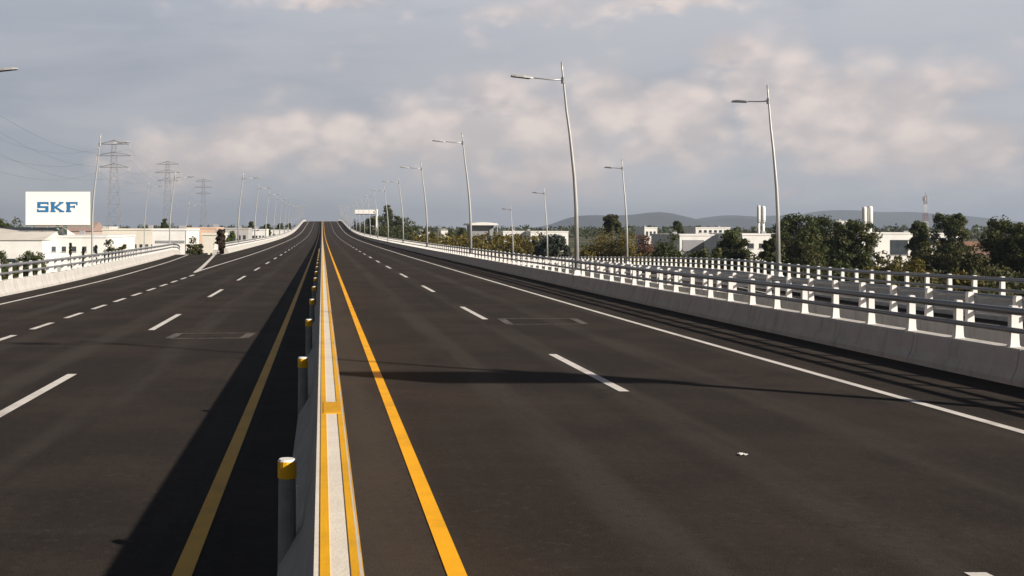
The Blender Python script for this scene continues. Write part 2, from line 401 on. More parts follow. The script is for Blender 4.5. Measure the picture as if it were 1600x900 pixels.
def dashes(x, w, far0, period, length, a, b, nm):
    mb = MB(); k0 = int((a-far0)//period)
    d = far0+k0*period
    while d < b:
        y0, y1 = d-length, d
        vs = []; fs = []; n = 4
        for i in range(n+1):
            y = y0+(y1-y0)*i/n; vs += [(x-w/2, y, zr(y)+MK), (x+w/2, y, zr(y)+MK)]
        for i in range(n): fs.append((2*i, 2*i+1, 2*i+3, 2*i+2))
        mb.add(vs, fs); d += period
    return struct(mb.build(nm, WPAINT))
dashes(4.33, .15, 22.25, 14.4, 5.3, -20, END, 'dashed_lane_line')
dashes(-4.02, .15, 19.07, 14.3, 5.5, -20, END, 'dashed_lane_line')
dashes(-6.88, .15, 33.9, 3.72, 2.1, -20, 66, 'dashed_exit_line')
def loopmark(x0, x1, y0, y1):
    mb = MB(); z = zr((y0+y1)/2)+.007; w = .13
    pts = [(x0, y0), (x1, y0+.12), (x1+.1, y1), (x0+.06, y1-.1)]
    for i in range(4):
        a, b = Vector(pts[i]), Vector(pts[(i+1) % 4]); t = (b-a).normalized(); n = Vector((-t.y, t.x))*w*(1+.5*(i % 2))
        q = [a-n*.5, b-n*.5, b+n*.5, a+n*.5]
        mb.add([(p.x, p.y, zr(p.y)+.007+i*.001) for p in q], [(0, 1, 2, 3)])
    return struct(mb.build('chalk_marking', CHALK))
loopmark(4.7, 6.6, 29.6, 31.6); loopmark(-3.3, -1.7, 25.6, 27.0)

# ------------------------------------------------------------------ sweeps for barriers
def sweep(mb, path, section, closed=True, cap=True):
    """path: list of (x,y,z,sx) with sx = lateral sign; section: (s,h)"""
    n = len(section); base = len(mb.v)
    for x, y, z, sg in path:
        for s, h in section: mb.v.append((x+sg*s, y, z+h))
    flip = path[0][3] < 0
    for i in range(len(path)-1):
        for k in range(n if closed else n-1):
            a = base+i*n+k; b = base+i*n+(k+1) % n
            q = (a, a+n, b+n, b) if not flip else (a, b, b+n, a+n)
            mb.f.append(q)
    if cap:
        c0 = tuple(base+k for k in range(n)); c1 = tuple(base+(len(path)-1)*n+k for k in range(n-1, -1, -1))
        mb.f.append(c0 if not flip else c0[::-1]); mb.f.append(c1 if not flip else c1[::-1])
SEC = [(0, 0), (0, .09), (.07, .24), (.115, .50), (.14, .535), (.42, .535), (.44, .515), (.44, -.6), (0, -.6)]
CORE = [(.03, 0), (.03, .09), (.10, .24), (.145, .50), (.17, .515), (.40, .515), (.42, .50), (.42, -.5), (.03, -.5)]
def circ(cs, ch, r, n=8): return [(cs+r*math.cos(2*math.pi*k/n), ch+r*math.sin(2*math.pi*k/n)) for k in range(n)]
POST_STEP = 1.57
POSTMESH = None
def post_mb(detail=True):
    mb = MB()
    mb.box(-.08, .08, -.06, .06, 0, .02)
    # web leaning towards the road, broad foot and head
    vs = []; prof = [(.070, .02), (.056, .28), (.054, .60), (.040, .63)]
    for w, h in prof: vs += [(-w, -.05, h), (w, -.05, h), (w, .05, h), (-w, .05, h)]
    fs = []
    for i in range(3):
        for k in range(4): fs.append((4*i+k, 4*i+(k+1) % 4, 4*i+4+(k+1) % 4, 4*i+4+k))
    fs.append((12, 13, 14, 15)); mb.add(vs, fs); return mb
def parapet(label, xf, zf, sg, a, b, phase, near, group, name='bridge_parapet'):
    root = thing(name, label, 'parapet', (xf(max(a, 10)), max(a, 10), 0), 0, group)
    off = Vector(root.location)
    def P(y): return (xf(y)-off.x, y-off.y, zf(y), sg)
    mb = MB(); y = a
    while y < min(b, 130):
        y1 = min(y+POST_STEP*2, b); sweep(mb, [P(y+.009), P(y1-.009)], SEC); y = y1
    ystart = y
    if b > 130: sweep(mb, [P(q) for q in ys(ystart, b)], SEC)
    mb.build('concrete_wall', CONC, root)
    if ystart > a:
        c = MB(); sweep(c, [P(q) for q in ys(a+.02, ystart-.02)], CORE); c.build('joint_filler', WALLC, root)
    for h, r in ((.555, .058), (.265, .044)):
        rb = MB(); sweep(rb, [P(q) for q in ys(a, b)], circ(.165, .535+h, r)); rb.build('rail', RAILM, root, True)
    first = post_mb().build('post', WPOST, None)
    n = 0; yy = a+phase; pts = []
    while yy < b: pts.append(yy); yy += POST_STEP
    vis = [p for p in pts if p > near]; vis = vis[:100]
    k = 0
    for p in vis:
        o = first if k == 0 else first.copy()
        if k: COL.objects.link(o)
        o.parent = root; o.location = (xf(p)+sg*.27-off.x, p-off.y, zf(p)+.535); o.rotation_euler = (0, 0, 0); k += 1
    rest = [p for p in pts if p not in set(vis)]
    if rest:
        mb = MB(); src = post_mb()
        for p in rest:
            ox, oy, oz = xf(p)+sg*.27-off.x, p-off.y, zf(p)+.535
            mb.add([(v[0]+ox, v[1]+oy, v[2]+oz) for v in src.v], src.f)
        o = mb.build('distant_posts', WPOST, root); o['kind'] = 'stuff'
    return root
phase0 = (18.1+20) % POST_STEP
GP = 'concrete parapets with white posts and grey rails'
parapet('long parapet with white posts and grey rails along the right edge of the main road', C(10.3), zr, 1, -20, END, phase0, 11, GP)
parapet('parapet just behind the main right one, on the near side of the exit ramp', xri, zR, -1, -20, 262, (22.4+20) % POST_STEP, 13, GP)
parapet('outermost parapet on the right, far side of the ramp in front of the trees', xro, zR, 1, -20, 262, (31.9+20) % POST_STEP, 25, GP)
parapet('sunlit white parapet with grey rails along the far left exit lane below the billboard', xlo, lambda y: zr(y) if y < 118 else zL(y), -1, -20, 262, .4, 36, GP)
parapet('sunlit parapet climbing to the crest on the left, starting at the dark maroon tree', C(-9.8), zr, -1, 124, END, .4, 124, GP)
parapet('short parapet on the inner side of the left exit ramp behind the dark tree', xli, zL, 1, 124, 262, .4, 124, GP)

# median barrier
MWALL = mat('median_shade_concrete', (.36, .35, .32), .85, 0, (.28, .27, .25), 2.5, .6, .3, 30, .25, None, worn(0, (.20, .19, .17), .55, .72))  # darker than the top: shade of the left face put into the colour
def median():
    root = thing('median_barrier', 'long concrete median barrier with yellow painted stripes running to the crest', 'barrier', (0, 8, 0))
    sec = [(.245, 0), (.245, .085), (.185, .36), (.166, .845), (.155, .86), (-.034, .86), (-.044, .845), (-.125, .36), (-.285, .085), (-.29, 0)][::-1]
    def P(y): return (0, y-8, zr(y), 1)
    mb = MB(); y = -20.0
    while y < 130: sweep(mb, [P(y+.006)]+[P(y+1.5*k) for k in (1, 2, 3)]+[P(y+5.994)], sec); y += 6
    sweep(mb, [P(q) for q in ys(y, END)], sec)
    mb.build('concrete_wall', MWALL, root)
    core = [((s-.02)*.93+.02, min(h, .86)*.985) for s, h in sec]
    c = MB(); sweep(c, [P(q) for q in ys(-19.9, 131)], core); c.build('joint_filler', WALLC, root)
    def off(pts, d):   # thin painted film proud of the wall: quad strip between two section points
        return pts
    def film(s0, h0, s1, h1, a, b, nm, m__=YPAINT, e=.008):
        nrm = Vector((h1-h0, -(s1-s0))); nrm.normalize()
        if nrm.x < 0 and s0 > 0 and abs(nrm.x) > .3: nrm = -nrm
        if nrm.y < 0: nrm = -nrm
        m_ = MB(); sweep(m_, [P(q) for q in ys(a, b)], [(s0+nrm.x*e, h0+nrm.y*e), (s1+nrm.x*e, h1+nrm.y*e), (s1-nrm.x*e, h1-nrm.y*e), (s0-nrm.x*e, h0-nrm.y*e)])
        m_.build(nm, m__, root)
    film(-.034, .86, .155, .86, -20, END, 'pale_top', MCONC, .004)  # paler film on the lit faces, their light put into the colour
    film(.1665, .844, .185, .40, -20, END, 'pale_side', MCONC, .004)
    film(-.008, .86, .034, .86, -20, END, 'yellow_stripe')
    film(.120, .86, .155, .86, -20, END, 'yellow_stripe')
    film(.1665, .844, .185, .40, -20, END, 'yellow_stripe')
    film(.012, .864, .152, .864, 9.12, 9.72, 'yellow_patch')
    return root
median()
# round marker posts on the dark side of the median
POSTG = mat('weathered_post', (.30, .30, .28), .8, 0, (.2, .2, .19), 6, .6)
def marker():
    root = thing('marker_post', 'x', 'marker post', (-.228, 7.7, 0), 0, 'yellow-capped posts beside the median barrier')
    MB().tube([(0, 0, .03), (0, 0, .655)], [.062, .056], 16).build('post', POSTG, root, False)
    MB().tube([(0, 0, .655), (0, 0, .765)], .062, 16).build('cap', YCAP, root, False)
    MB().tube([(0, 0, .765), (0, 0, .778)], [.061, .052], 16).build('reflective_ring', REFL, root, False)
    MB().box(.058, .072, -.012, .012, .05, .60).build('strip', REFL, root)
    return root
mk = marker()
ordn = ['nearest', 'second', 'third', 'fourth', 'fifth', 'sixth', 'seventh', 'eighth', 'ninth', 'tenth', 'eleventh', 'twelfth', 'thirteenth', 'fourteenth', 'fifteenth', 'sixteenth', 'seventeenth', 'eighteenth', 'nineteenth', 'twentieth']
for i in range(16):
    o = mk if i == 0 else copy_tree(mk)
    y = 7.75+6.45*i; o.location = (-.228, y, zr(y))
    o['label'] = ('nearest and largest grey round post with a bright yellow cap beside the median barrier' if i == 0 else
                  '%s yellow-capped round post from the camera along the shaded side of the median' % ordn[i])

# ------------------------------------------------------------------ street lamps
def lamp(ext, rot, loc, label, group, sg=-1, H=8.8):
    """pole leaning towards the road; ext = extra length below the curve"""
    root = thing('street_lamp', label, 'street lamp', loc, rot, group)
    c = [(0, 0), (2.8, .03), (4.0, .10), (4.9, .19), (5.9, .30), (6.75, .42), (7.8, .53), (8.45, .60), (8.8, .63)]
    pts = [(0, 0, 0)] + ([(0, 0, ext)] if ext else []) + [(sg*o, 0, ext+h) for h, o in c[1:]]
    n = len(pts); rad = [.105-.070*(p[2]/pts[-1][2]) for p in pts]
    MB().tube(pts, rad, 10).build('pole', LAMPM, root, True)
    b = MB(); b.box(-.17, .17, -.17, .17, 0, .03); b.box(-.13, .13, -.13, .13, .03, .28, .02, .02); b.build('base_plate', WPOST if not ext else GALV, root)
    z = ext+8.05; x = sg*.56
    MB().tube([(x, 0, z), (x+sg*.5, 0, z+.02), (x+sg*1.35, 0, z+.10)], [.035, .028, .022], 8).build('arm', LAMPM, root, True)
    MB().tube([(x-.01, 0, z-.14), (x, 0, z+.12)], .085, 10).build('collar', GALV, root)
    h = MB(); x0 = x+sg*1.25
    vs = []; fs = []
    prof = [(0, .05, .035), (.12, .09, .05), (.40, .14, .07), (.72, .13, .06), (.88, .08, .03), (.92, .03, .012)]
    zz = lambda t: z+.09+.10*t
    for t, w, hh in prof:
        vs += [(x0+sg*t, -w, zz(t)-.035), (x0+sg*t, -w, zz(t)+.01), (x0+sg*t, -w*.6, zz(t)+hh), (x0+sg*t, w*.6, zz(t)+hh), (x0+sg*t, w, zz(t)+.01), (x0+sg*t, w, zz(t)-.035)]
    for i in range(len(prof)-1):
        for k in range(6): fs.append((6*i+k, 6*i+(k+1) % 6, 6*i+6+(k+1) % 6, 6*i+6+k))
    fs.append(tuple(range(6))); fs.append(tuple(6*len(prof)-6+k for k in range(5, -1, -1)))
    h.add(vs, fs); hd = h.build('lamp_head', LAMPM, root)
    l = MB(); l.add([(x0+sg*.15, -.1, zz(.15)-.06), (x0+sg*.85, -.1, zz(.85)-.05), (x0+sg*.85, .1, zz(.85)-.05), (x0+sg*.15, .1, zz(.15)-.06),
                     (x0+sg*.12, -.13, zz(.12)-.034), (x0+sg*.9, -.12, zz(.9)-.036), (x0+sg*.9, .12, zz(.9)-.036), (x0+sg*.12, .13, zz(.12)-.034)],
                    [(0, 1, 2, 3), (0, 1, 5, 4), (1, 2, 6, 5), (2, 3, 7, 6), (3, 0, 4, 7)])
    l.build('lens', DARKM, hd)
    return root
GR = 'street lamps along the right parapet of the main road'
A = lamp(0, 0, (10.52, 14.1, zr(14.1)+.535), 'street lamp on the right parapet just outside the frame, casting the long thin shadow', GR)
base_labels = {1: 'tallest curved grey street lamp on the right parapet, its arm reaching left over the road',
               2: 'second street lamp along the right parapet, half as tall in view as the first one',
               3: 'third street lamp along the right parapet, left of the flat-roofed grey building'}
for i in range(1, 20):
    y = 14.1+34.75*i; o = copy_tree(A); o.location = (10.52, y, zr(y)+.535)
    o['label'] = base_labels.get(i, '%s street lamp from the camera in the receding row on the right parapet' % (ordn[i-1] if i <= 20 else 'far'))
GR2 = 'street lamps along the outer edge of the right ramp'
for i, (y, lab) in enumerate([(54, 'tall curved street lamp on the outer ramp parapet in front of the big dark trees'),
                              (99, 'thin street lamp on the ramp between the olive tree and the reddish bush'),
                              (138, 'faint street lamp on the ramp in front of the blue-green trees'),
                              (176, 'faintest street lamp on the ramp, in front of the flat-roofed grey building')]):
    o = copy_tree(A); o.location = (xro(y)+.22, y, zR(y)+.535); o.rotation_euler = (0, 0, math.radians(-62)); o['label'] = lab; o['group'] = GR2
GL = 'street lamps along the left of the main road'
B = lamp(0, 0, (-10.05, 142, zr(142)+.535), 'nearest lamp on the left parapet', GL, 1)
for i in range(0, 15):
    y = 142+34.9*i; o = B if i == 0 else copy_tree(B); o.location = (-10.05, y, zr(y)+.535)
    if i: o['label'] = '%s street lamp in the receding row on the left parapet' % ordn[i]
GL2 = 'tall street lamps standing on the ground beyond the left exit lane'
Cc = None
for x, y, top, lab in [(-14.9, 47.4, 9.2, 'street lamp at the left picture edge, only its lamp head in frame'),
                       (-16.5, 85, 9.0, 'tall street lamp rising behind the right edge of the white billboard'),
                       (-15.7, 122, 8.1, 'thin street lamp in front of the white building with grey bands'),
                       (-24.0, 160, 8.5, 'thin street lamp between the billboard and the white building with grey bands'),
                       (-23.0, 200, 6.6, 'short far street lamp in front of the peach building')]:
    if Cc is None: Cc = lamp(6.4, 0, (x, y, GZ), lab, GL2, 1); o = Cc
    else: o = copy_tree(Cc); o['label'] = lab
    o.location = (x, y, GZ); s = (top-GZ)/15.2; o.scale = (1, 1, s)

# guessed sign, added unseen outside the frame to throw the broad carriageway shadow
def cantilever():
    r = thing('shadow_sign', 'unseen green sign panel on a steel post, added to cast the broad road shadow', 'shadow caster', (12.0, 13.1, -6))
    MB().tube([(0, 0, 0), (0, 0, 11.5)], .10, 12).build('post', GALV, r, True)
    MB().box(-3.6, .4, -.05, .05, 10.02, 11.22).build('panel', [SIGNG], r)
    MB().tube([(0, .1, 10.35), (-3.5, .1, 10.35)], .04, 6).build('arm', GALV, r)
    MB().tube([(0, .1, 10.95), (-3.5, .1, 10.95)], .04, 6).build('arm', GALV, r)
cantilever()

# ------------------------------------------------------------------ foliage
def leaves(rng, clumps, nleaf, size, clump_r):
    """clumps: array (k,3); returns verts, faces of small bent leaf quads scattered on clump shells"""
    k = len(clumps); N = k*nleaf
    c = np.repeat(clumps, nleaf, 0); cr = np.repeat(clump_r, nleaf)[:, None]
    d = rng.normal(size=(N, 3)); d /= np.linalg.norm(d, axis=1)[:, None]
    rad = cr*(rng.random((N, 1))**.45)
    p = c+d*rad*np.array([1, 1, .8])
    u = rng.normal(size=(N, 3)); n = d+rng.normal(size=(N, 3))*.6; n /= np.linalg.norm(n, axis=1)[:, None]
    u -= (u*n).sum(1)[:, None]*n; u /= np.linalg.norm(u, axis=1)[:, None]; w = np.cross(n, u)
    s = size*(.6+.8*rng.random((N, 1)))
    v = np.empty((N, 4, 3)); v[:, 0] = p-u*s*.5; v[:, 1] = p+w*s*.28+u*s*.05; v[:, 2] = p+u*s*.5; v[:, 3] = p-w*s*.28+u*s*.05
    return v.reshape(-1, 3), np.arange(N*4).reshape(-1, 4)
def leafmesh(name, v, f, m):
    me = bpy.data.meshes.new(name); me.vertices.add(len(v)); me.vertices.foreach_set('co', v.astype(np.float32).ravel())
    me.loops.add(f.size); me.loops.foreach_set('vertex_index', f.ravel().astype(np.int32))
    me.polygons.add(len(f)); me.polygons.foreach_set('loop_start', (np.arange(len(f))*4).astype(np.int32))
    me.update(calc_edges=True); me.materials.append(m); return me
def tree_parts(kind, seed, W, H, far):
    """crown clumps in metres and the trunk with its limbs"""
    rng = np.random.default_rng(seed); tb = MB(); mul = min(2.6, max(1.0, H/max(W, .1)*.85))
    def num(n): return int(n*mul)
    if kind == 'round':
        k = num(52); a = rng.random(k)*6.28; r = .42*np.sqrt(rng.random(k)); hz = .30+.58*rng.random(k)
        lim = np.sqrt(np.clip(1-((hz-.58)/.40)**2, .05, 1)); lob = 1+.22*np.sin(a*2.3+seed)+.12*np.sin(a*5+seed*2)
        P = np.stack([r*lim*np.cos(a)*lob, r*lim*np.sin(a)*lob, hz], 1); cr = .075+.085*rng.random(k); bottom = .3
    elif kind == 'tall':
        k = num(44); a = rng.random(k)*6.28; hz = .12+.84*rng.random(k); r = .45*np.sqrt(rng.random(k))*np.clip(1.15-hz, .12, 1)
        P = np.stack([r*np.cos(a), r*np.sin(a), hz], 1); cr = (.16+.10*rng.random(k))*np.clip(1.35-hz, .4, 1); bottom = .15
    elif kind == 'high':      # crown carried on a bare trunk
        k = num(34); a = rng.random(k)*6.28; r = .40*np.sqrt(rng.random(k)); hz = .66+.28*rng.random(k)
        P = np.stack([r*np.cos(a), r*np.sin(a), hz-.15*r], 1); cr = .08+.08*rng.random(k); bottom = .65
    elif kind == 'bush':
        k = num(70); a = rng.random(k)*6.28; r = .44*np.sqrt(rng.random(k)); hz = .08+.78*rng.random(k)*np.sqrt(np.clip(1-(r/.5)**2, .1, 1))*(1+.2*np.sin(a*3+seed))
        P = np.stack([r*np.cos(a), r*np.sin(a), hz], 1); cr = .13+.10*rng.random(k); bottom = .1
    else:                     # cypress
        k = num(30); a = rng.random(k)*6.28; hz = .05+.9*rng.random(k); r = .30*np.sqrt(rng.random(k))*np.clip(1.15-hz, .05, 1)
        P = np.stack([r*np.cos(a), r*np.sin(a), hz], 1); cr = .22*np.clip(1.25-hz, .35, 1); bottom = .05
    wd = np.max(np.abs(P[:, :2])+cr[:, None]*.8)*2; zt = np.max(P[:, 2]+cr*.7*min(1, W/H))
    P = P/np.array([wd, wd, zt])*np.array([W, W, H]); cr = cr*W*1.05
    lf = (.55 if far else .29)*(1 if W > 2.6 else .85)
    n = 62 if far else int(min(170, max(85, 30*(W*.13/lf)**2+60)))
    v, f = leaves(rng, P, n, lf, cr)
    t = max(.10, min(.35, H*.03)); b = bottom*H
    tb.tube([(0, 0, 0), (.1, 0, b*.5), (0, .1, b), (.1, 0, min(.85*H, b+.35*H))], [t, t*.8, t*.65, t*.2], 7)
    for i in rng.choice(len(P), min(len(P), 16), replace=False):
        q = P[i]; z0 = b+(q[2]-b)*.35
        if q[2] > z0: tb.tube([(0, 0, z0), (q[0]*.5, q[1]*.5, z0+(q[2]-z0)*.6), tuple(q)], [t*.4, t*.25, t*.1], 5)
    return v, f, tb
def tree(name, kind, px, ytop, wpx, d, m, label, seed=0, group='trees beyond the flyover', gz=GZ, cat='tree'):
    H = CH+(VY-ytop)/F*d-gz; W = wpx/F*d
    v, f, tb = tree_parts(kind, seed*31+int(abs(px)), W, H, d > 250)
    r = thing(name, label, cat, ((px-VX)/F*d, d, gz), 0, group)
    o = bpy.data.objects.new('crown', leafmesh('crown', v, f, m)); COL.objects.link(o); o.parent = r
    tb.build('trunk', BARK, r)
    return r
# right side, from the tallest lamp outwards
T_ = [
 ('broadleaf_tree', 'round', 868, 366, 62, 150, L_BLUE, 'blue-green bushy tree just left of the tallest lamp', 1),
 ('broadleaf_tree', 'round', 846, 374, 38, 165, L_BLUE, 'small blue-green tree at the left end of the dark clump by the tallest lamp', 2),
 ('broadleaf_tree', 'bush', 932, 357, 84, 175, L_OLIV, 'yellow-olive bushy tree just right of the tallest lamp', 3),
 ('broadleaf_tree', 'bush', 975, 361, 62, 172, L_OLIV, 'olive tree beside the thin second-ramp lamp, right of the yellow-olive one', 0),
 ('tall_tree', 'high', 957, 335, 32, 262, L_BROWN, 'tall dark tree with a flat top on a bare trunk above the olive trees', 1),
 ('broadleaf_tree', 'bush', 1006, 366, 52, 205, L_RED, 'reddish-brown bush between the olive trees and a dark green tree', 2),
 ('broadleaf_tree', 'bush', 1047, 364, 66, 160, L_DARK, 'dark green rounded tree left of the low white buildings', 3),
 ('small_tree', 'round', 1059, 345, 26, 330, L_DARK, 'small dark tree standing up behind the dark green rounded tree', 0),
 ('small_tree', 'bush', 1092, 386, 44, 150, L_DARK, 'low dark bush in front of the white building with the grey front', 1),
 ('broadleaf_tree', 'round', 1148, 358, 66, 158, L_DARK, 'single round tree in front of the low white building, left of the second tall lamp', 2),
 ('small_tree', 'bush', 1122, 388, 50, 140, L_DARK, 'low bush at the foot of the single round tree', 3),
 ('small_tree', 'round', 1207, 372, 40, 136, L_DARK, 'small dark tree right beside the pole of the second tall lamp', 0),
 ('large_tree', 'round', 1245, 333, 92, 150, L_DARK, 'large dark tree at the left of the big clump right of the second tall lamp', 1),
 ('large_tree', 'round', 1292, 335, 84, 158, L_DARK, 'large dark tree in the middle of the big clump right of the second tall lamp', 2),
 ('large_tree', 'round', 1334, 343, 74, 142, L_DARK, 'dark tree at the right end of the big clump, beside the twin white towers', 3),
 ('small_tree', 'bush', 1262, 378, 90, 132, L_BROWN, 'brown-green undergrowth tree below the big dark clump', 0),
 ('shrub', 'bush', 1380, 402, 80, 118, L_OLIV, 'olive shrub behind the outer rail, left of the white ramp building', 1),
 ('shrub', 'bush', 1432, 404, 84, 112, L_OLIV, 'olive shrub behind the outer rail below the white ramp building', 2),
 ('broadleaf_tree', 'round', 1437, 345, 44, 172, L_DARK, 'narrow dark tree just left of the red and white mast', 0),
 ('broadleaf_tree', 'round', 1485, 332, 56, 165, L_DARK, 'pointed dark tree right of the red and white mast', 1),
 ('broadleaf_tree', 'bush', 1462, 374, 92, 128, L_BROWN, 'wide brown-green tree below the mast', 2),
 ('broadleaf_tree', 'bush', 1515, 380, 84, 120, L_BROWN, 'wide brown-green tree left of the biggest tree at the right edge', 3),
 ('large_tree', 'round', 1574, 337, 100, 122, L_DARK, 'biggest dark tree at the right edge of the picture', 2),
 ('large_tree', 'round', 1618, 348, 70, 118, L_DARK, 'dark tree cut off by the right edge of the picture', 0),
 ('shrub', 'bush', 1560, 416, 90, 84, L_BROWN, 'low brown-green shrub behind the outer rail at the right edge', 1),
 ('shrub', 'bush', 1500, 422, 80, 88, L_OLIV, 'low olive shrub behind the outer rail right of the middle', 3),
 ('shrub', 'bush', 1310, 405, 50, 120, L_DARK, 'low dark shrub behind the outer rail under the big clump', 2),
 # clump by the crest
 ('pine_tree', 'tall', 606, 320, 40, 420, L_DARK, 'tallest pointed tree of the clump right of the crest', 0),
 ('broadleaf_tree', 'round', 588, 336, 36, 430, L_DARK, 'dark tree at the left of the tallest tree in the clump near the crest', 1),
 ('broadleaf_tree', 'round', 624, 336, 38, 400, L_DARK, 'dark tree at the right of the tallest tree in the clump near the crest', 2),
 ('broadleaf_tree', 'bush', 573, 341, 36, 440, L_DARK, 'dark bushy tree behind the thin white posts near the crest', 3),
 ('broadleaf_tree', 'bush', 556, 343, 26, 470, L_BLUE, 'small pale green tree nearest the crest on the right', 0),
 ('broadleaf_tree', 'bush', 642, 343, 34, 380, L_DARK, 'dark bushy tree at the right end of the clump near the crest', 1),
 ('broadleaf_tree', 'bush', 612, 346, 70, 360, L_DARK, 'low wide dark tree at the foot of the clump near the crest', 2),
 ('broadleaf_tree', 'bush', 665, 356, 34, 330, L_BROWN, 'low olive tree right of the clump near the crest', 3),
 ('broadleaf_tree', 'bush', 705, 357, 34, 320, L_DARK, 'dark low tree right of the little white gable', 0),
 ('broadleaf_tree', 'bush', 722, 355, 26, 300, L_DARK, 'dark tree just left of the flat-roofed grey building', 1),
 # left side
 ('broadleaf_tree', 'bush', 24, 340, 44, 300, L_DARK, 'dark tree mass left of the billboard on the skyline', 2),
 ('broadleaf_tree', 'bush', -8, 341, 40, 300, L_DARK, 'dark tree cut off by the left picture edge on the skyline', 3),
 ('hedge_bush', 'bush', 6, 392, 62, 148, L_DARK, 'leftmost part of the dark green hedge above the left parapet', 0),
 ('hedge_bush', 'bush', 34, 392, 60, 152, L_DARK, 'middle part of the dark green hedge above the left parapet', 2),
 ('hedge_bush', 'bush', 56, 394, 46, 149, L_DARK, 'right end of the dark green hedge above the left parapet', 1),
 ('shrub', 'bush', 176, 374, 40, 165, L_DARK, 'green shrub against the cream wall right of the billboard', 2),
 ('shrub', 'bush', 190, 381, 20, 160, L_BROWN, 'smaller shrub right of the green one against the cream wall', 3),
 ('cypress_tree', 'cypress', 110, 380, 10, 130, L_BLUE, 'left one of three thin dark cypresses below the billboard', 0),
 ('cypress_tree', 'cypress', 130, 388, 9, 130, L_BLUE, 'middle one of three thin dark cypresses below the billboard', 1),
 ('cypress_tree', 'cypress', 150, 384, 9, 130, L_BLUE, 'right one of three thin dark cypresses below the billboard', 2),
 ('shrub', 'bush', 301, 371, 34, 165, L_BROWN, 'brown shrub in front of the peach building', 1),
 ('shrub', 'bush', 312, 381, 18, 160, L_BROWN, 'small brown shrub between the peach building and the dark tree', 2),
 ('dark_tree', 'tall', 345, 359, 44, 132, L_PURP, 'dark maroon tree at the point where the two left parapets meet', 3),
 ('broadleaf_tree', 'bush', 6, 342, 50, 290, L_DARK, 'dark tree on the skyline left of the billboard, between two others', 5),
 ('shrub', 'bush', 362, 360, 24, 165, L_BRIGHT, 'bright green tree directly behind the dark maroon tree', 0),
 ('small_tree', 'bush', 370, 373, 20, 160, L_BRIGHT, 'low bright green bush right of the dark maroon tree', 1),
 ('small_tree', 'round', 257, 342, 12, 330, L_DARK, 'small round tree above the roof of the white building with grey bands', 0),
 ('broadleaf_tree', 'round', 418, 350, 14, 420, L_DARK, 'dark tree between far left lamps, nearest the camera of the three', 1),
 ('broadleaf_tree', 'round', 438, 349, 12, 470, L_DARK, 'dark tree between far left lamps, the middle one of three', 2),
 ('broadleaf_tree', 'round', 452, 349, 10, 520, L_DARK, 'dark tree between far left lamps, closest to the crest', 3),
 ('broadleaf_tree', 'round', 393, 346, 11, 420, L_DARK, 'small round tree behind the second left lamp', 0),
]
for t in T_: tree(*t)

def stuff_leaves(name, label, spans, m, seed, dens, size, cr):
    """far wood or scrub read as one mass: clumps scattered in px spans"""
    rng = np.random.default_rng(seed); P = []; R = []
    for x0, x1, yt, d, dd in spans:
        w = (x1-x0)/F*d; n = int(w*dens)
        for _ in range(n):
            dist = d+rng.random()*dd; X = (x0+(x1-x0)*rng.random()-VX)/F*dist
            top = CH+(VY-yt)/F*d; hgt = (top-GZ)*(.72+.35*rng.random())
            P.append((X, dist, GZ+hgt*(.25+.7*rng.random()))); R.append(cr*(.6+.8*rng.random()))
    v, f = leaves(rng, np.array(P), 16, size, np.array(R))
    me = leafmesh(name, v, f, m); o = bpy.data.objects.new(name, me); COL.objects.link(o)
    o['kind'] = 'stuff'; o['label'] = label; o['category'] = 'trees'
    return o
stuff_leaves('distant_woods', 'dark green far-off treeline along the horizon on the right', [(560, 800, 353.5, 900, 260), (800, 1120, 353, 800, 260), (1100, 1650, 354, 700, 200)], L_DARK, 3, 3.2, 1.8, 2.2)
stuff_leaves('distant_woods', 'dark green far-off treeline along the horizon on the left', [(-80, 140, 350, 700, 200), (130, 480, 351.5, 900, 250)], L_DARK, 4, 3.0, 1.8, 2.2)
stuff_leaves('green_belt', 'long olive green belt of bushes behind the right parapet below the horizon', [(645, 850, 366, 245, 40)], L_OLIV, 5, 40, .6, .8)
stuff_leaves('scrub', 'rough green scrub on the ground beyond the outer ramp rail', [(1330, 1680, 432, 92, 26), (1000, 1420, 404, 150, 50), (1420, 1720, 455, 66, 22)], L_BROWN, 6, 26, .45, .55)

